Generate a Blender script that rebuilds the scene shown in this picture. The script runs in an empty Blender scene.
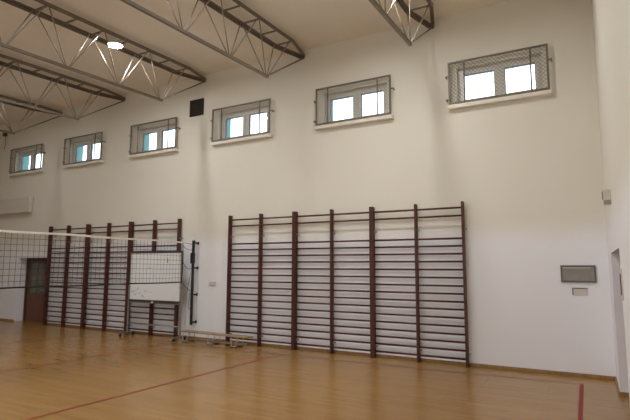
import bpy, bmesh, math, random
from mathutils import Vector, Matrix
random.seed(7)
COL = bpy.context.scene.collection

# ------------------------------------------------------------------ helpers
def lin(c):
    return tuple((v/12.92 if v <= .04045 else ((v+.055)/1.055)**2.4) for v in (x/255 for x in c))

def mat(name, rgb, rough=.6, metal=0., spec=.5, noise=0., nscale=4., bump=0., bscale=60.):
    m = bpy.data.materials.new(name); m.use_nodes = True
    nt = m.node_tree; b = nt.nodes['Principled BSDF']
    c = lin(rgb)
    b.inputs['Base Color'].default_value = (*c, 1)
    b.inputs['Roughness'].default_value = rough
    b.inputs['Metallic'].default_value = metal
    b.inputs['Specular IOR Level'].default_value = spec
    tc = nt.nodes.new('ShaderNodeTexCoord')
    if noise:
        n = nt.nodes.new('ShaderNodeTexNoise'); n.inputs['Scale'].default_value = nscale
        n.inputs['Detail'].default_value = 5
        nt.links.new(tc.outputs['Object'], n.inputs['Vector'])
        r = nt.nodes.new('ShaderNodeValToRGB')
        r.color_ramp.elements[0].position = .3; r.color_ramp.elements[1].position = .7
        r.color_ramp.elements[0].color = (*[x*(1-noise) for x in c], 1)
        r.color_ramp.elements[1].color = (*[min(1, x*(1+noise)) for x in c], 1)
        nt.links.new(n.outputs['Fac'], r.inputs['Fac'])
        nt.links.new(r.outputs['Color'], b.inputs['Base Color'])
    if bump:
        n = nt.nodes.new('ShaderNodeTexNoise'); n.inputs['Scale'].default_value = bscale
        nt.links.new(tc.outputs['Object'], n.inputs['Vector'])
        bp = nt.nodes.new('ShaderNodeBump'); bp.inputs['Strength'].default_value = bump
        bp.inputs['Distance'].default_value = .002
        nt.links.new(n.outputs['Fac'], bp.inputs['Height'])
        nt.links.new(bp.outputs['Normal'], b.inputs['Normal'])
    return m

class MB:
    """collects boxes, bars and tubes into one bmesh"""
    def __init__(s): s.bm = bmesh.new(); s.smooth = False
    def box(s, x0, x1, y0, y1, z0, z1):
        v = [s.bm.verts.new(p) for p in ((x0,y0,z0),(x1,y0,z0),(x1,y1,z0),(x0,y1,z0),(x0,y0,z1),(x1,y0,z1),(x1,y1,z1),(x0,y1,z1))]
        for f in ((3,2,1,0),(4,5,6,7),(0,1,5,4),(1,2,6,5),(2,3,7,6),(3,0,4,7)):
            s.bm.faces.new([v[i] for i in f])
        return s
    def bar(s, a, b, w, h, up=(0,0,1)):
        """rectangular bar from a to b; w across, h along up"""
        a = Vector(a); b = Vector(b); d = (b-a).normalized(); u = Vector(up)
        r = d.cross(u)
        if r.length < 1e-4: r = d.cross(Vector((1,0,0)))
        r.normalize(); u = r.cross(d).normalized()
        q = []
        for p in (a, b):
            for i, j in ((-1,-1),(1,-1),(1,1),(-1,1)):
                q.append(s.bm.verts.new(p + r*(i*w/2) + u*(j*h/2)))
        for f in ((0,1,2,3),(7,6,5,4),(0,4,5,1),(1,5,6,2),(2,6,7,3),(3,7,4,0)):
            s.bm.faces.new([q[i] for i in f])
        return s
    def tube(s, pts, r, n=10, rz=None):
        """round tube along pts (rz: second radius)"""
        pts = [Vector(p) for p in pts]; rings = []
        ref = None
        for i, p in enumerate(pts):
            d = (pts[min(i+1, len(pts)-1)] - pts[max(i-1, 0)]).normalized()
            if ref is None:
                ref = Vector((0,0,1)) if abs(d.z) < .9 else Vector((0,1,0))
            x = d.cross(ref).normalized(); y = x.cross(d).normalized(); ref = y
            ring = []
            for k in range(n):
                t = 2*math.pi*k/n
                ring.append(s.bm.verts.new(p + x*(math.cos(t)*r) + y*(math.sin(t)*(rz or r))))
            rings.append(ring)
        for a, b in zip(rings, rings[1:]):
            for k in range(n):
                f = s.bm.faces.new((a[k], a[(k+1)%n], b[(k+1)%n], b[k])); f.smooth = n > 5
        s.bm.faces.new(rings[0][::-1]); s.bm.faces.new(rings[-1])
        return s
    def lathe(s, prof, n=28, c=(0,0,0)):
        """prof: list of (r, z) around z axis at c"""
        rings = []
        for r, z in prof:
            rings.append([s.bm.verts.new((c[0]+r*math.cos(2*math.pi*k/n), c[1]+r*math.sin(2*math.pi*k/n), c[2]+z)) for k in range(n)])
        for a, b in zip(rings, rings[1:]):
            for k in range(n):
                f = s.bm.faces.new((a[k], a[(k+1)%n], b[(k+1)%n], b[k])); f.smooth = True
        s.bm.faces.new(rings[0][::-1]); s.bm.faces.new(rings[-1])
        return s
    def build(s, name, m, parent=None, bevel=0., loc=None):
        bmesh.ops.recalc_face_normals(s.bm, faces=s.bm.faces)
        me = bpy.data.meshes.new(name); s.bm.to_mesh(me); s.bm.free()
        me.materials.append(m)
        o = bpy.data.objects.new(name, me); COL.objects.link(o)
        if loc: o.location = loc
        if parent: o.parent = parent
        if bevel:
            b = o.modifiers.new('bevel', 'BEVEL'); b.width = bevel; b.segments = 2; b.limit_method = 'ANGLE'
        return o

def tag(o, label, cat=None, group=None, kind=None):
    o['label'] = label
    if cat: o['category'] = cat
    if group: o['group'] = group
    if kind: o['kind'] = kind
    return o

def empty(name, loc, label, cat, group=None, kind=None, rz=0.):
    o = bpy.data.objects.new(name, None); COL.objects.link(o)
    o.empty_display_size = .1; o.location = loc; o.rotation_euler = (0, 0, rz)
    return tag(o, label, cat, group, kind)

def dup(o, parent=None):
    c = o.copy(); COL.objects.link(c)
    if parent: c.parent = parent
    for ch in list(o.children): dup(ch, c)
    return c

# ------------------------------------------------------------------ materials
def wall_material():
    m = mat('wall_paint', (222, 216, 205), rough=.75, spec=.25)
    nt = m.node_tree; b = nt.nodes['Principled BSDF']
    g = nt.nodes.new('ShaderNodeNewGeometry'); sp = nt.nodes.new('ShaderNodeSeparateXYZ')
    nt.links.new(g.outputs['Position'], sp.inputs[0])
    n = nt.nodes.new('ShaderNodeTexNoise'); n.inputs['Scale'].default_value = .9; n.inputs['Detail'].default_value = 4
    nt.links.new(g.outputs['Position'], n.inputs['Vector'])
    ma = nt.nodes.new('ShaderNodeMath'); ma.operation = 'MULTIPLY_ADD'
    ma.inputs[1].default_value = .25; nt.links.new(n.outputs['Fac'], ma.inputs[0]); nt.links.new(sp.outputs['Z'], ma.inputs[2])
    # cooler, brighter light low on the wall, put into the paint colour
    r = nt.nodes.new('ShaderNodeMapRange'); r.interpolation_type = 'SMOOTHSTEP'
    r.inputs['From Min'].default_value = 2.25; r.inputs['From Max'].default_value = 2.85
    nt.links.new(ma.outputs[0], r.inputs['Value'])
    mx = nt.nodes.new('ShaderNodeMix'); mx.data_type = 'RGBA'
    mx.inputs[6].default_value = (*lin((238, 239, 244)), 1); mx.inputs[7].default_value = (*lin((224, 221, 209)), 1)
    nt.links.new(r.outputs[0], mx.inputs[0])
    n2 = nt.nodes.new('ShaderNodeTexNoise'); n2.inputs['Scale'].default_value = .45; n2.inputs['Detail'].default_value = 6
    nt.links.new(g.outputs['Position'], n2.inputs['Vector'])
    hs = nt.nodes.new('ShaderNodeMapRange'); hs.inputs['To Min'].default_value = .96; hs.inputs['To Max'].default_value = 1.03
    nt.links.new(n2.outputs['Fac'], hs.inputs['Value'])
    vm = nt.nodes.new('ShaderNodeVectorMath'); vm.operation = 'SCALE'
    nt.links.new(mx.outputs[2], vm.inputs[0]); nt.links.new(hs.outputs[0], vm.inputs['Scale'])
    nt.links.new(vm.outputs[0], b.inputs['Base Color'])
    return m

def floor_material():
    m = mat('parquet', (160, 125, 80), rough=.3)
    nt = m.node_tree; b = nt.nodes['Principled BSDF']
    tc = nt.nodes.new('ShaderNodeTexCoord')
    br = nt.nodes.new('ShaderNodeTexBrick')
    br.inputs['Scale'].default_value = 1; br.inputs['Brick Width'].default_value = .9; br.inputs['Row Height'].default_value = .075
    br.inputs['Mortar Size'].default_value = .0012; br.offset = .37; br.offset_frequency = 3
    br.inputs['Color1'].default_value = (*lin((162, 124, 68)), 1); br.inputs['Color2'].default_value = (*lin((152, 114, 58)), 1)
    br.inputs['Mortar'].default_value = (*lin((128, 96, 52)), 1)
    nt.links.new(tc.outputs['Object'], br.inputs['Vector'])
    mp = nt.nodes.new('ShaderNodeMapping'); mp.inputs['Scale'].default_value = (1.2, 14, 1)
    nt.links.new(tc.outputs['Object'], mp.inputs['Vector'])
    n = nt.nodes.new('ShaderNodeTexNoise'); n.inputs['Scale'].default_value = 2.2; n.inputs['Detail'].default_value = 8
    nt.links.new(mp.outputs[0], n.inputs['Vector'])
    mr = nt.nodes.new('ShaderNodeMapRange'); mr.inputs['To Min'].default_value = .78; mr.inputs['To Max'].default_value = 1.16
    nt.links.new(n.outputs['Fac'], mr.inputs['Value'])
    vm = nt.nodes.new('ShaderNodeVectorMath'); vm.operation = 'SCALE'
    nt.links.new(br.outputs['Color'], vm.inputs[0]); nt.links.new(mr.outputs[0], vm.inputs['Scale'])
    nt.links.new(vm.outputs[0], b.inputs['Base Color'])
    r2 = nt.nodes.new('ShaderNodeMapRange'); r2.inputs['To Min'].default_value = .17; r2.inputs['To Max'].default_value = .30
    nt.links.new(n.outputs['Fac'], r2.inputs['Value']); nt.links.new(r2.outputs[0], b.inputs['Roughness'])
    bp = nt.nodes.new('ShaderNodeBump'); bp.inputs['Strength'].default_value = .12; bp.inputs['Distance'].default_value = .002
    nt.links.new(n.outputs['Fac'], bp.inputs['Height']); nt.links.new(bp.outputs['Normal'], b.inputs['Normal'])
    return m

def wood_material(name, rgb, rough=.45, k=.25):
    m = mat(name, rgb, rough)
    nt = m.node_tree; b = nt.nodes['Principled BSDF']; c = lin(rgb)
    tc = nt.nodes.new('ShaderNodeTexCoord'); mp = nt.nodes.new('ShaderNodeMapping')
    mp.inputs['Scale'].default_value = (12, 12, 1.5)
    nt.links.new(tc.outputs['Object'], mp.inputs['Vector'])
    n = nt.nodes.new('ShaderNodeTexNoise'); n.inputs['Scale'].default_value = 3; n.inputs['Detail'].default_value = 6
    nt.links.new(mp.outputs[0], n.inputs['Vector'])
    r = nt.nodes.new('ShaderNodeValToRGB')
    r.color_ramp.elements[0].position = .3; r.color_ramp.elements[1].position = .7
    r.color_ramp.elements[0].color = (*[x*(1-k) for x in c], 1); r.color_ramp.elements[1].color = (*[x*(1+k) for x in c], 1)
    nt.links.new(n.outputs['Fac'], r.inputs['Fac']); nt.links.new(r.outputs['Color'], b.inputs['Base Color'])
    return m

M = dict(
    wall=wall_material(), floor=floor_material(),
    ceiling=mat('ceiling_paint', (236, 228, 214), .85, spec=.2, noise=.05, nscale=.6),
    base=wood_material('baseboard_wood', (150, 117, 74), .5),
    bars=wood_material('dark_stained_wood', (76, 33, 22), .5),
    steel=mat('painted_truss_steel', (118, 107, 92), .45, metal=.0, noise=.1, nscale=8),
    steel_light=mat('truss_diagonal_steel', (150, 140, 125), .4, noise=.1, nscale=8),  # lamp brightness on the diagonals put into a lighter steel tone
    steel_dark=mat('truss_angle_steel', (112, 100, 85), .55, noise=.12, nscale=6),
    grille=mat('grille_steel', (112, 104, 92), .55, metal=.2, noise=.1),
    wire=mat('grille_wire', (122, 114, 99), .5, metal=.1),
    pvc=mat('white_pvc', (214, 211, 205), .35),
    gasket=mat('window_gasket', (60, 66, 76), .6),
    sill=mat('sill_stone', (226, 220, 208), .5, noise=.03),
    teal=mat('teal_render', (90, 140, 142), .8, noise=.06, nscale=10),
    black=mat('black_painted_metal', (26, 25, 26), .5),
    ventblack=mat('vent_black', (34, 28, 25), .6),
    cord=mat('black_net_cord', (34, 32, 34), .8),
    white_band=mat('net_white_tape', (226, 222, 214), .7),
    board=mat('whiteboard_enamel', (232, 235, 238), .25),
    alu=mat('grey_tube_metal', (150, 148, 144), .4, metal=.5),
    trim=mat('board_trim', (74, 66, 60), .5),
    bench=wood_material('pale_bench_wood', (158, 134, 96), .45, .12),
    benchleg=mat('bench_leg_steel', (184, 180, 172), .4, metal=.3),
    red=mat('red_court_paint', (136, 34, 16), .5, spec=.3, noise=.08, nscale=20),
    redline=mat('faded_red_court_paint', (112, 52, 32), .4, noise=.1, nscale=20),
    plate=mat('grey_metal_plate', (142, 137, 130), .4, metal=.35, noise=.12, nscale=7),
    plateframe=mat('grey_metal_rim', (104, 98, 92), .45, metal=.3),
    plastic=mat('white_plastic', (208, 203, 194), .4),
    cream=mat('cream_enamel', (206, 198, 180), .45),
    doorwood=wood_material('brown_door_wood', (104, 60, 38), .4),
    doordark=wood_material('dark_door_frame_wood', (70, 42, 30), .45),
    rubber=mat('black_rubber', (22, 21, 21), .7),
    ink=mat('marker_ink', (70, 72, 92), .5), inkgreen=mat('green_sticker', (150, 152, 60), .5),
    housing=mat('lamp_housing', (190, 188, 184), .4, metal=.2),
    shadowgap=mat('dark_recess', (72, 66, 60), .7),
)
def glass_material(name, tint=(1,1,1), refl=.08):
    m = bpy.data.materials.new(name); m.use_nodes = True; nt = m.node_tree
    nt.nodes.remove(nt.nodes['Principled BSDF']); out = nt.nodes['Material Output']
    t = nt.nodes.new('ShaderNodeBsdfTransparent'); t.inputs[0].default_value = (*tint, 1)
    g = nt.nodes.new('ShaderNodeBsdfGlossy'); g.inputs['Roughness'].default_value = .05
    mx = nt.nodes.new('ShaderNodeMixShader'); mx.inputs[0].default_value = refl
    nt.links.new(t.outputs[0], mx.inputs[1]); nt.links.new(g.outputs[0], mx.inputs[2]); nt.links.new(mx.outputs[0], out.inputs[0])
    return m
M['glass'] = glass_material('window_glass', (.93, .97, .97))
M['doorglass'] = mat('textured_door_glass', (92, 98, 84), .2, noise=.15, nscale=20)
LAMP = 455.0
m = bpy.data.materials.new('lamp_diffuser'); m.use_nodes = True
b = m.node_tree.nodes['Principled BSDF']; b.inputs['Base Color'].default_value = (.9, .9, .88, 1)
b.inputs['Emission Color'].default_value = (1, .98, .97, 1); b.inputs['Emission Strength'].default_value = LAMP
M['lamp'] = m
m = m.copy(); m.name = 'lamp_diffuser_weak'; m.node_tree.nodes['Principled BSDF'].inputs['Emission Strength'].default_value = LAMP*.4; M['lamp_weak'] = m

# ------------------------------------------------------------------ the room
XL, YB, WT = -21.0, -11.16, .42            # left end, wall behind camera, wall thickness
SL = .036
def zc(y): return 6.80 + SL*y              # ceiling height, falling away from the window wall
WX = [-2.49, -5.447, -8.461, -11.468, -14.477, -17.417]   # left edges of the grilles
OX0, OX1, OZ0, OZ1 = .14, 1.655, 4.91, 5.66
holes = [(x+OX0, x+OX1, OZ0, OZ1) for x in WX] + [(-16.68, -15.0, 0, 2.05)]

def slab(lo, hi, ztop, holes):
    """columns of (u0,u1,z0,z1) that leave the holes free"""
    us = sorted({lo, hi} | {h[0] for h in holes} | {h[1] for h in holes})
    for a, b_ in zip(us, us[1:]):
        hs = sorted([h for h in holes if h[0] <= a+1e-6 and h[1] >= b_-1e-6], key=lambda h: h[2])
        z = 0
        for h in hs:
            if h[2] > z: yield a, b_, z, h[2]
            z = h[3]
        yield a, b_, z, ztop

w = MB()
for a, b_, z0, z1 in slab(XL, 0, 6.95, holes): w.box(a, b_, 0, WT, z0, z1)
tag(w.build('wall_back', M['wall']), 'long white painted gym wall with the high windows and the wall bars', 'wall', kind='structure')
w = MB()
for a, b_, z0, z1 in slab(YB, WT, 6.95, [(-3.25, -1.1, 0, 1.99)]): w.box(0, .4, a, b_, z0, z1)
tag(w.build('wall_right', M['wall']), 'white end wall at the right edge with a door recess', 'wall', kind='structure')
tag(MB().box(XL-.3, XL, YB, WT, 0, 6.95).build('wall_left', M['wall']), 'white end wall at the far left of the hall', 'wall', kind='structure')
FWX = [-11.0, -7.6, -4.2]  # low windows added out of view to bring in cool daylight
w = MB()
for a, b_, z0, z1 in slab(XL-.3, .4, 6.95, [(x, x+2.3, .9, 2.9) for x in FWX]): w.box(a, b_, YB-.3, YB, z0, z1)
tag(w.build('wall_front', M['wall']), 'white long wall behind the viewer', 'wall', kind='structure')
for k, x in enumerate(FWX):
    q = empty('window_%d' % (k+7), (x, YB-.2, .9), ['large window behind the viewer, furthest left', 'large middle window behind the viewer', 'large window behind the viewer, furthest right'][k], 'window', kind='structure')
    f = MB(); t = .07
    f.box(0, 2.3, 0, .07, 0, t); f.box(0, 2.3, 0, .07, 2-t, 2); f.box(0, t, 0, .07, t, 2-t); f.box(2.3-t, 2.3, 0, .07, t, 2-t); f.box(1.1, 1.2, 0, .07, t, 2-t)
    f.build('window_frame', M['pvc'], q)
    MB().box(t, 2.3-t, .03, .036, t, 2-t).build('glass_pane', M['glass'], q)
    ld = bpy.data.lights.new('window_daylight', 'AREA'); ld.shape = 'RECTANGLE'; ld.size = 2.3; ld.size_y = 2.0
    ld.cycles.is_portal = True
    lo = bpy.data.objects.new('window_daylight', ld); COL.objects.link(lo)
    lo.location = (x+1.15, YB-.25, 1.9); lo.rotation_euler = (math.pi/2, 0, 0)
tag(MB().box(XL-.3, .7, YB-.3, 1.0, -.2, 0).build('floor', M['floor']), 'varnished brown parquet gym floor', 'floor', kind='structure')
w = MB(); y0, y1 = YB-.3, WT
v = [w.bm.verts.new(p) for p in ((XL-.3,y0,zc(y0)),(.4,y0,zc(y0)),(.4,y1,zc(y1)),(XL-.3,y1,zc(y1)),
                                 (XL-.3,y0,zc(y0)+.3),(.4,y0,zc(y0)+.3),(.4,y1,zc(y1)+.3),(XL-.3,y1,zc(y1)+.3))]
for f in ((3,2,1,0),(4,5,6,7),(0,1,5,4),(1,2,6,5),(2,3,7,6),(3,0,4,7)): w.bm.faces.new([v[i] for i in f])
tag(w.build('ceiling', M['ceiling']), 'plain pale ceiling above the steel trusses', 'ceiling', kind='structure')

# baseboards
bb = MB()
for a, b_ in ((XL, -16.68), (-15.0, 0)): bb.box(a, b_, -.018, 0, 0, .058)
tag(bb.build('baseboard_back', M['base'], bevel=.004), 'brown wooden baseboard along the long wall', 'baseboard', kind='structure')
bb = MB(); bb.box(-.018, 0, -1.1, -.018, 0, .058); bb.box(0, .22, -1.118, -1.1, 0, .058); bb.box(-.018, 0, YB, -3.25, 0, .058)
tag(bb.build('baseboard_right', M['base'], bevel=.004), 'brown wooden baseboard along the right wall', 'baseboard', kind='structure')

# windows ----------------------------------------------------------------
FY0, FY1 = .12, .19
win_labels = ['rightmost high window, closest to the right corner', 'second high window from the right, between the first two trusses',
              'third high window from the right, just right of the black vent', 'fourth high window from the right, just left of the black vent',
              'second high window from the left, above the left wall bars', 'leftmost high window, above the cream wall panel']
def make_window():
    root = empty('window_1', (0,0,0), '', 'window', kind='structure')
    a, b_ = OX0, OX1; mid = .915
    f = MB(); t = .055
    f.box(a, b_, FY0, FY1, OZ0, OZ0+t); f.box(a, b_, FY0, FY1, OZ1-t, OZ1)
    f.box(a, a+t, FY0, FY1, OZ0+t, OZ1-t); f.box(b_-t, b_, FY0, FY1, OZ0+t, OZ1-t)
    f.box(mid-.03, mid+.03, FY0, FY1, OZ0+t, OZ1-t)
    f.build('window_frame', M['pvc'], root)
    for sa, sb in ((a+t, mid-.03), (mid+.03, b_-t)):
        s = MB(); q = .064; y0, y1 = FY0-.018, FY1-.02; z0, z1 = OZ0+t, OZ1-t
        s.box(sa, sb, y0, y1, z0, z0+q); s.box(sa, sb, y0, y1, z1-q, z1)
        s.box(sa, sa+q, y0, y1, z0+q, z1-q); s.box(sb-q, sb, y0, y1, z0+q, z1-q)
        so = s.build('sash', M['pvc'], root)
        g = MB(); e = .008
        g.box(sa+q, sb-q, y0+.012, y1, z0+q, z0+q+e); g.box(sa+q, sb-q, y0+.012, y1, z1-q-e, z1-q)
        g.box(sa+q, sa+q+e, y0+.012, y1, z0+q+e, z1-q-e); g.box(sb-q-e, sb-q, y0+.012, y1, z0+q+e, z1-q-e)
        g.build('gasket', M['gasket'], so)
        MB().box(sa+q+e, sb-q-e, .148, .154, z0+q+e, z1-q-e).build('glass_pane', M['glass'], so)
    MB().box(mid+.045, mid+.065, FY0-.05, FY0-.018, 5.22, 5.34).build('handle', M['pvc'], root)
    r = MB(); l = .03
    r.box(a, a+l, FY1, WT+.02, OZ0, OZ1); r.box(b_-l, b_, FY1, WT+.02, OZ0, OZ1)
    r.box(a+l, b_-l, FY1, WT+.02, OZ1-l, OZ1); r.box(a+l, b_-l, FY1, WT+.06, OZ0, OZ0+l)
    r.build('outer_reveal', M['teal'], root)
    return root
def make_sill():
    o = MB().box(-.03, 1.80, -.12, FY0-.02, 4.83, 4.905).build('trim_1', M['sill'], bevel=.006)
    return o
def make_grille():
    root = empty('window_grille', (0,0,0), '', 'window grille', 'steel grilles over the high windows')
    W_, z0, z1, y = 1.774, 4.915, 5.758, -.1
    f = MB(); t = .034
    f.box(0, W_, y-.015, y+.015, z0, z0+t); f.box(0, W_, y-.015, y+.015, z1-t, z1)
    f.box(0, t, y-.015, y+.015, z0+t, z1-t); f.box(W_-t, W_, y-.015, y+.015, z0+t, z1-t)
    f.build('frame', M['grille'], root)
    for x in (.31, 1.48): MB().tube([(x, y-.012, z0+.02), (x, y-.012, z1-.02)], .014, 8).build('upright_bar', M['grille'], root)
    wm = MB(); p = .075
    x = -(z1-z0)
    a0, a1, b0, b1 = t/2, W_-t/2, z0+t/2, z1-t/2
    c = a0-(b1-b0)
    while c < a1:
        s0 = max(0, a0-c); s1 = min(b1-b0, a1-c)
        if s1-s0 > .02:
            wm.tube([(c+s0, y+.003, b0+s0), (c+s1, y+.003, b0+s1)], .0027, 4)
            wm.tube([(c+s0, y-.003, b1-s0), (c+s1, y-.003, b1-s1)], .0027, 4)
        c += p
    wm.build('wire_mesh', M['wire'], root)
    for x, s in ((0, -1), (W_, 1)):
        for z in ((z0+.1, z1-.28) if s < 0 else (z1-.30,)):
            l = MB(); l.bar((x-s*.005, y, z), (x+s*.055, y, z), .014, .03); l.bar((x+s*.047, y, z), (x+s*.047, .004, z), .014, .03)
            l.build('wall_lug', M['grille'], root)
    return root
win = make_window(); sill = make_sill(); gr = make_grille()
where = ['nearest the right corner of the hall', 'between the two trusses on the right', 'directly right of the black vent',
         'directly left of the black vent', 'above the left group of wall bars', 'above the cream wall panel at far left']
for i, x in enumerate(WX):
    wn = win if i == 0 else dup(win); wn.name = 'window_%d' % (i+1); wn.location.x = x
    wn['label'] = 'white two sash ' + win_labels[i]
    s = sill if i == 0 else dup(sill); s.name = 'trim_%d' % (i+1); s.location.x = x
    tag(s, 'pale stone sill under the window ' + where[i], 'window sill', kind='structure')
    g = gr if i == 0 else dup(gr); g.location.x = x
    g['label'] = 'steel framed wire grille over the window ' + where[i]

# door in the long wall ----------------------------------------------------
DY = .3
d = empty('door_1', (-16.68, DY, 0), 'dark brown door with glazed upper half in a recess left of the wall bars', 'door', kind='structure')
f = MB(); f.box(0, .09, -.03, .1, 0, 2.05); f.box(1.59, 1.68, -.03, .1, 0, 2.05); f.box(.09, 1.59, -.03, .1, 1.97, 2.05); f.box(1.08, 1.14, -.03, .1, 0, 1.97)
f.build('door_frame', M['doordark'], d, .004)
l = MB(); l.box(.09, 1.08, 0, .045, 0, .90); l.box(.09, .2, 0, .045, .90, 1.97); l.box(.97, 1.08, 0, .045, .90, 1.97); l.box(.2, .97, 0, .045, 1.90, 1.97)
lf = l.build('door_leaf', M['doorwood'], d, .003)
MB().box(.2, .97, .015, .03, .90, 1.90).build('glass_pane', M['doorglass'], lf)
g = MB(); g.box(.575, .60, .005, .015, .90, 1.90)
for z in (1.23, 1.56): g.box(.2, .97, .005, .015, z-.012, z+.012)
g.build('glazing_bars', M['doorwood'], lf)
h = MB(); h.tube([(1.03, 0, 1.02), (1.03, -.05, 1.02), (.92, -.055, 1.02)], .011); h.box(1.01, 1.05, -.006, 0, .93, 1.1); h.build('door_handle', M['alu'], lf)
MB().box(1.14, 1.59, 0, .045, 0, 1.97).build('side_leaf', M['doordark'], d, .003)
MB().box(0, 1.68, .1, .13, 0, 2.05).build('backing', M['doordark'], d)

# door in the right wall recess ---------------------------------------------
d = empty('door_2', (.22, -3.25, 0), 'brown door inside the recess of the right wall', 'door', kind='structure')
f = MB(); f.box(0, .1, 0, .08, 0, 1.99); f.box(0, .1, 2.07, 2.15, 0, 1.99); f.box(0, .1, .08, 2.07, 1.92, 1.99)
f.build('door_frame', M['doordark'], d)
l = MB(); l.box(.03, .075, .08, 2.07, 0, 1.92); lf = l.build('door_leaf', M['doorwood'], d)
h = MB(); h.tube([(.03, 1.2, 1.02), (-.03, 1.2, 1.02), (-.03, 1.32, 1.02)], .011); h.build('door_handle', M['alu'], lf)

# court lines ----------------------------------------------------------------
def line(name, a, b_, wd, m, label):
    o = MB().bar((a[0], a[1], .0012), (b_[0], b_[1], .0012), wd, .0016).build(name, m)
    return tag(o, label, 'court line', kind='structure')
line('trim_7', (-.48, -.57), (-.46, -10.6), .055, M['red'], 'broad red court line beside the right wall')
line('trim_8', (-.53, -.60), (-10.9, -.93), .032, M['redline'], 'thin faded red court line running along the long wall')
line('trim_9', (-5.90, -.84), (-6.27, -10.6), .045, M['red'], 'red court line running from the right wall bars to the viewer')
line('trim_10', (-8.86, -.95), (-9.45, -10.6), .04, M['red'], 'red court line under the volleyball net')
line('trim_11', (-12.1, -.95), (-12.5, -10.6), .045, M['redline'], 'faded red court line at the far left')

# ------------------------------------------------------------------ wall bars
RZ = [.13, .28, .425, .565, .71, .86, 1.01, 1.15, 1.295, 1.44, 1.59, 1.74, 1.89, 2.035, 2.18, 2.32, 2.745, 2.895]
def make_bars(bay):
    root = empty('wall_bars', (0,0,0), '', 'wall bars', 'wooden wall bars along the long wall')
    W_ = bay*2
    for x in (.021, bay, W_-.021):
        p = MB(); p.box(x-.02, x+.02, -.165, -.045, 0, 3.01)
        p.build('post', M['bars'], root, .006)
    for i, z in enumerate(RZ):
        MB().tube([(.005, -.115 if i < 16 else -.135, z), (W_-.005, -.115 if i < 16 else -.135, z)], .0125, 10, .019).build('rung', M['bars'], root)
    for x in (.021, bay, W_-.021):
        for z in (.21, 2.5):
            k = MB(); k.box(x+.02, x+.024, -.1, 0, z-.014, z+.014); k.box(x+.02, x+.04, -.006, 0, z-.014, z+.014)
            k.build('wall_bracket', M['alu'], root)
    return root
lab = [['left unit of the left wall bars, next to the brown door', 'middle unit of the left wall bars, between door side and whiteboard', 'right unit of the left wall bars, partly behind the whiteboard'],
       ['left unit of the large right wall bars, behind the bench end', 'middle unit of the large right wall bars', 'rightmost unit of wall bars, beside the bare wall with the metal hatch']]
for gi, (x0, bay) in enumerate(((-14.897, .911), (-7.8135, .9236))):
    proto = make_bars(bay)
    for k in range(3):
        o = proto if k == 0 else dup(proto)
        o.location = (x0 + 2*bay*k, 0, 0)
        o['label'] = 'dark reddish wooden ' + lab[gi][k]

# ------------------------------------------------------------------ roof trusses
TX = [-2.82, -5.86, -8.87, -11.95, -14.9]
def make_truss():
    root = empty('roof_truss', (0,0,0), '', 'roof truss', 'triangular steel roof trusses')
    h = .22
    zt = lambda y: 6.655 + SL*(y+1); zb = lambda y: 5.67 + SL*(y+1.45)
    nodes = [-1.45 - 1.18*k for k in range(8)]           # the last lies 1.45 m from the far wall
    yE = YB
    for s in (-1, 1):
        c = MB()
        pts = [(s*.03, -.002, zt(0)), (s*h, -.80, zt(-.80)), (s*h, yE+.80, zt(yE+.8)), (s*.03, yE+.002, zt(yE))]
        for a, b_ in zip(pts, pts[1:]):
            c.bar(a, b_, .075, .014); c.bar((a[0]+s*.032, a[1], a[2]-.035), (b_[0]+s*.032, b_[1], b_[2]-.035), .012, .075)
        c.build('top_chord', M['steel_dark'], root)
    y = -.80
    while y > yE+.75:
        MB().bar((-h+.02, y, zt(y)-.012), (h-.02, y, zt(y)-.012), .05, .012).build('cross_tie', M['steel_dark'], root)
        y -= .598
    MB().bar((0, nodes[0]+.05, zb(nodes[0]+.05)), (0, nodes[-1]-.05, zb(nodes[-1]-.05)), .055, .05).build('bottom_chord', M['steel'], root)
    for yn, s in ((nodes[0], 1), (nodes[-1], -1)):
        yw = -.002 if s == 1 else yE+.002
        MB().tube([(0, yn, zb(yn)), (0, yw, zt(yw)-.08)], .016, 8).build('end_tie', M['steel'], root)
    for yn in nodes:
        for s in (-1, 1):
            for t in (-1, 1):
                yt = yn + t*.57
                MB().tube([(s*.012, yn+t*.035, zb(yn)+.01), (s*(h-.01), yt, zt(yt)-.02)], .0125, 8).build('diagonal', M['steel_light'], root)
    for s in (0, yE):
        MB().box(-.05, .05, min(s, s+.012 if s < 0 else -.012), max(s, -.012 if s == 0 else s+.012), zt(s)-.10, zt(s)+.02).build('wall_plate', M['steel_dark'], root)
    return root
tr = make_truss()
tlab = ['grey steel roof truss at top right, the nearest to the right wall', 'grey steel roof truss crossing the top middle, without a lamp',
        'grey steel roof truss with the glowing lamp', 'grey steel roof truss second from the left, ending above the wall left of the lamp',
        'grey steel roof truss at the far left, lowest in the picture']
for i, x in enumerate(TX):
    o = tr if i == 0 else dup(tr)
    o.location = (x, 0, 0); o['label'] = tlab[i]

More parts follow.
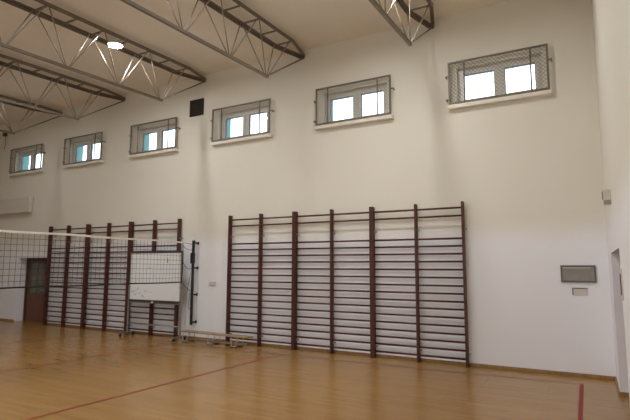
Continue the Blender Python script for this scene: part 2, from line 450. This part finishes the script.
# lamps under trusses one, three and five, plus added unseen fill lamps further back ------------------------------
def make_lamp(loc, label, dm='lamp'):
    root = empty('ceiling_lamp', loc, label, 'lamp', 'round ceiling lamps under the trusses')
    MB().lathe([(.142, .002), (.148, -.012), (.158, -.012), (.160, .01), (.150, .03), (.09, .05), (.02, .05)]).build('housing', M['housing'], root)
    MB().lathe([(.004, -.014), (.10, -.013), (.134, -.010), (.142, -.004), (.144, .0)]).build('diffuser', M[dm], root)
    MB().tube([(0, 0, .04), (0, 0, .08)], .012, 8).build('stem', M['housing'], root)
    MB().box(-.24, .24, -.02, .02, 0.062, .078).build('hanger_bar', M['housing'], root)
    return root
for x, y, t in ((-8.94, -2.72, 'glowing round lamp visible under the third truss'), (-2.93, -2.72, 'round lamp hidden above the top right of the picture'),
                (-5.88, -5.4, 'round lamp on the truss crossing the top middle, above the viewer'), (-2.93, -8.2, 'round lamp on the first truss, behind the viewer'),
                (-8.90, -8.2, 'round lamp at the viewer end of the third truss')):
    make_lamp((x, y, 6.655 + SL*(y+1) - .085), t)

make_lamp((-14.93, -2.72, 6.655 - SL*1.72 - .085), 'weaker round lamp under the far left truss, outside the left edge', 'lamp_weak')

# ------------------------------------------------------------------ things on the walls
v = empty('ventilation_grille', (-9.08, 0, 5.94), 'black louvred vent high on the wall below the lamp truss', 'vent')
f = MB(); a, c = .235, .22; t = .03
f.box(-a, a, -.03, 0, -c, -c+t); f.box(-a, a, -.03, 0, c-t, c); f.box(-a, -a+t, -.03, 0, -c+t, c-t); f.box(a-t, a, -.03, 0, -c+t, c-t)
f.build('frame', M['ventblack'], v)
MB().box(-a+t, a-t, -.006, 0, -c+t, c-t).build('backing', M['black'], v)
for k in range(7):
    z = -c+t+.03 + k*.053
    MB().bar((-a+t, -.018, z), (a-t, -.018, z), .026, .006, (0, .6, 1)).build('louvre', M['trim'], v)

p = empty('wall_panel', (-17.03, 0, 3.78), 'long cream box panel mounted on the wall above the door', 'wall panel')
MB().box(-.97, .97, -.15, -.02, -.255, .255).build('casing', M['plastic'], p, .02)
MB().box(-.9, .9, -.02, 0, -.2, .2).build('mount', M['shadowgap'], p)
MB().box(-.955, -.93, -.156, -.15, -.24, .24).build('end_strip', M['cream'], p)

p = empty('wall_hatch', (-.45, 0, 1.68), 'grey framed metal hatch on the wall near the right corner', 'hatch')
f = MB(); a, c, t = .262, .142, .028
f.box(-a, a, -.028, 0, -c, -c+t); f.box(-a, a, -.028, 0, c-t, c); f.box(-a, -a+t, -.028, 0, -c+t, c-t); f.box(a-t, a, -.028, 0, -c+t, c-t)
f.build('frame', M['plateframe'], p, .003)
MB().box(-a+t, a-t, -.014, 0, -c+t, c-t).build('plate', M['plate'], p)
MB().box(-a+t+.01, a-t-.04, -.020, -.014, c-t-.022, c-t-.008).build('top_strip', M['plastic'], p)

p = empty('wall_cover', (-.43, 0, 1.38), 'small white flush cover on the wall just below the grey hatch', 'cover plate')
MB().box(-.108, .108, -.012, 0, -.055, .055).build('plate', M['plastic'], p, .003)
f = MB(); f.box(-.112, .108, -.02, 0, .055, .066); f.box(-.122, -.108, -.02, 0, -.05, .066); f.build('rim', M['shadowgap'], p)  # dark strips standing in for shade along the cover's top and left

p = empty('wall_socket', (-8.39, 0, 1.37), 'small white double socket on the wall between the two groups of wall bars', 'socket')
MB().box(-.10, .10, -.022, 0, -.05, .05).build('plate', M['plastic'], p, .006)
for x in (-.048, .048):
    MB().box(x-.032, x+.032, -.026, -.022, -.03, .03).build('outlet', M['plastic'], p, .003)

p = empty('alarm_box', (0, -2.15, 2.68), 'small white box fixed high on the right wall near the corner', 'alarm box')
MB().box(-.085, 0, -.06, .06, -.10, .09).build('casing', M['plastic'], p, .008)
MB().box(-.092, -.085, -.045, .045, -.03, .07).build('grille_face', M['shadowgap'], p)
MB().box(-.08, 0, -.066, -.06, -.10, -.045).build('bottom_cover', M['alu'], p)

p = empty('wall_siren', (-17.98, 0, 6.42), 'tiny dark box with a cable high on the wall at the left edge', 'siren')
MB().box(-.07, .07, -.10, 0, -.10, .10).build('casing', M['trim'], p, .01)
MB().tube([(0, -.02, -.10), (.02, -.012, -.35), (-.05, -.012, -.55)], .008, 6).build('cable', M['trim'], p)

p = empty('switch_plate', (0, -3.45, 1.62), 'narrow light switch plate on the right wall beside the door recess', 'switch')
MB().box(-.012, 0, -.05, .05, -.17, .15).build('plate', M['cream'], p, .003)
MB().box(-.020, -.012, -.022, .022, -.12, .10).build('rocker', M['shadowgap'], p)

# ------------------------------------------------------------------ volleyball net and its wall rail
PX = -8.97
r = empty('net_post', (PX+.085, 0, 0), 'black wall mounted net rail right of the whiteboard', 'net post')
MB().box(-.028, .028, -.20, -.15, .36, 2.40).build('rail', M['black'], r, .006)
MB().box(-.045, .045, -.235, -.145, 1.86, 2.12).build('slider', M['black'], r, .01)
for z in (.42, 1.09, 1.75, 2.37):
    k = MB(); k.box(-.02, .02, -.16, 0, z-.018, z+.018); k.box(-.028, .028, -.010, 0, z-.035, z+.035); k.build('wall_arm', M['black'], r, .004)
MB().tube([(0, -.17, 2.39), (0, -.17, 2.43)], .04, 14).build('pulley_cap', M['black'], r)
cr = MB()
cr.tube([(-.02, -.22, 1.15), (-.045, -.23, .95), (-.06, -.23, .80), (-.03, -.23, .73), (.0, -.22, .80)], .0045, 6)
cr.tube([(-.03, -.22, 1.62), (-.10, -.24, 1.2), (-.13, -.25, .7), (-.12, -.25, .33)], .0045, 6)
cr.build('hanging_cord', M['cord'], r)

n = empty('volleyball_net', (PX, -.46, 0), 'black volleyball net with a white top tape stretched towards the left edge', 'net')
zt_, zb_ = 2.365, 1.405; L = 9.3
nm = MB(); ny = int(L/.1)
def nz(z, y): return z - .035*math.sin(math.pi*min(1, y/L))*0 + .006*math.sin(y*3.1+z*2)
def nx(z, y): return .012*math.sin(y*2.3+z*3)
for k in range(ny+1):
    y = k*.1
    nm.tube([(nx(zz, y), -y, nz(zz, y)) for zz in (zb_, (zb_+zt_)/2, zt_)], .0033, 4)
for j in range(1, 9):
    z = zb_ + (zt_-zb_)*j/9
    nm.tube([(nx(z, q*.5), -q*.5, nz(z, q*.5)) for q in range(int(L/.5)+1)], .0033, 4)
nm.build('net_mesh', M['cord'], n)
bd = MB()
for q in range(18):
    y0, y1 = q*.5, (q+1)*.5
    bd.bar((nx(zt_, y0), -y0, nz(zt_, y0)+.01), (nx(zt_, y1), -y1, nz(zt_, y1)+.01), .008, .038)
bd.build('top_tape', M['white_band'], n)
MB().tube([(nx(zb_, q*.5), -q*.5, nz(zb_, q*.5)) for q in range(int(L/.5)+1)], .016, 6).build('bottom_cord', M['cord'], n)
MB().tube([(0, 0, zb_-.03), (.012, .01, 1.7), (.008, .012, 2.1), (0, 0, zt_+.03)], .010, 6).build('side_cord', M['cord'], n)
for a, b_, s in (((0, 0, zt_), (.085, .27, 2.33), .0), ((0, 0, zt_-.06), (.085, .25, 2.2), .05), ((0, 0, 1.93), (.085, .23, 1.74), .09), ((0, 0, zb_), (.085, .26, 1.17), .02)):
    a, b_ = Vector(a), Vector(b_)
    MB().tube([a+(b_-a)*t+Vector((0, 0, -s*4*t*(1-t))) for t in (0, .25, .5, .75, 1)], .006, 6).build('tension_rope', M['cord'], n)

# ------------------------------------------------------------------ whiteboard on castors
wb = empty('mobile_whiteboard', (-9.945, -.40, 0), 'white board on a grey wheeled stand in front of the left wall bars', 'whiteboard')
W2 = .895
pn = MB().box(-W2+.02, W2-.02, -.012, .012, .935, 2.13).build('board_panel', M['board'], wb)
f = MB(); f.box(-W2, W2, -.02, .02, 2.12, 2.165); f.build('top_rail', M['trim'], wb, .004)
for s in (-1, 1):
    MB().box(s*W2-.012, s*W2+.012, -.02, .02, .94, 2.125).build('side_rail', M['alu'], wb, .003)
f = MB(); f.box(-W2, W2, -.05, .022, .90, .937); f.build('tray', M['trim'], wb, .004)
MB().tube([(0, -.045, .885), (0, -.07, .885)], .028, 14).build('knob', M['plastic'], wb)
MB().box(-W2, W2, -.015, .015, .85, .88).build('lower_rail', M['alu'], wb, .003)
for s in (-1, 1):
    x = s*(W2+.03)
    MB().box(x-.018, x+.018, -.018, .018, .09, 1.30).build('upright', M['alu'], wb, .003)
    MB().tube([(x, 0, 1.26), (x-s*.06, 0, 1.26)], .018, 10).build('pivot', M['trim'], wb)
    ft = MB().box(x-.022, x+.022, -.24, .22, .075, .105).build('foot', M['alu'], wb, .004)
    for y in (-.215, .185):
        c = MB(); c.lathe([(.004, -.016), (.034, -.016), (.037, -.01), (.037, .01), (.034, .016), (.004, .016)], 18)
        co = c.build('castor', M['rubber'], ft); co.rotation_euler = (0, math.pi/2, 0); co.location = (x, y, .037)
        MB().box(x-.024, x+.024, y-.012, y+.012, .040, .076).build('castor_fork', M['trim'], ft)
MB().tube([(-W2-.03, 0, .32), (W2+.03, 0, .32)], .018, 10).build('cross_brace', M['alu'], wb)
rr = random.Random(3)
for cx_, cz_, n_ in ((-.76, 1.14, 9), (-.66, 1.07, 8), (-.5, 1.10, 9), (-.4, 1.03, 7), (-.3, 1.16, 8), (-.6, 1.2, 8), (-.12, 1.12, 5), (.0, 1.55, 5), (-.2, 1.75, 5)):
    pts = [(cx_+(t/n_-.5)*.13+rr.uniform(-.02, .02), -.0135, cz_+rr.uniform(-.04, .04)) for t in range(n_)]
    MB().tube(pts, .0026, 4).build('marker_scribble', M['ink'], pn)
MB().box(.42, .455, -.016, -.012, 1.87, 1.99).build('sticker', M['inkgreen'], pn)

# ------------------------------------------------------------------ bench
bn = empty('gym_bench', (-7.93, -.42, 0), 'low pale wooden gym bench with steel legs standing by the wall', 'bench', rz=-.05)
MB().box(-1.0, 1.06, -.115, .115, .225, .25).build('seat', M['bench'], bn, .006)
MB().box(-.9, .95, -.04, .04, .052, .10).build('balance_beam', M['base'], bn, .006)
for x in (-.84, -.02, .68):
    lg = MB()
    lg.tube([(x-.08, -.10, .225), (x-.055, -.12, .02), (x+.055, -.12, .02), (x+.12, -.10, .225)], .009, 8)
    lg.tube([(x-.08, .10, .225), (x-.055, .12, .02), (x+.055, .12, .02), (x+.12, .10, .225)], .009, 8)
    lg.tube([(x, -.12, .025), (x, .12, .025)], .012, 8)
    lo = lg.build('leg', M['benchleg'], bn)
    for y in (-.12, .12): MB().box(x-.07, x+.07, y-.018, y+.018, 0, .014).build('rubber_foot', M['rubber'], lo)

# ------------------------------------------------------------------ sky, sun-less overcast
wd = bpy.data.worlds.new('overcast_sky'); bpy.context.scene.world = wd; wd.use_nodes = True
bg = wd.node_tree.nodes['Background']; bg.inputs[0].default_value = (.95, .94, 1, 1); bg.inputs[1].default_value = 4.5

# ------------------------------------------------------------------ camera
f_, yaw, pit, rol = 487.769, .507748, .117305, .003497
F = Vector((-math.sin(yaw)*math.cos(pit), math.cos(yaw)*math.cos(pit), math.sin(pit)))
R0 = Vector((math.cos(yaw), math.sin(yaw), 0)); U0 = R0.cross(F)
R = math.cos(rol)*R0 + math.sin(rol)*U0; U = -math.sin(rol)*R0 + math.cos(rol)*U0
cam = bpy.data.cameras.new('camera'); co = bpy.data.objects.new('camera', cam); COL.objects.link(co)
cam.sensor_width = 36; cam.lens = f_*36/630; cam.clip_start = .05
co.matrix_world = Matrix(((R.x, U.x, -F.x, -.29986), (R.y, U.y, -F.y, -9.37035), (R.z, U.z, -F.z, 1.77075), (0, 0, 0, 1)))
sc_ = bpy.context.scene; sc_.camera = co
sc_.view_settings.view_transform = 'Standard'; sc_.view_settings.look = 'None'
sc_.view_settings.exposure = 0; sc_.view_settings.gamma = 1
sc_.cycles.use_denoising = True
sc_.cycles.max_bounces = 10; sc_.cycles.diffuse_bounces = 7; sc_.cycles.transparent_max_bounces = 12
sc_.cycles.sample_clamp_indirect = 6
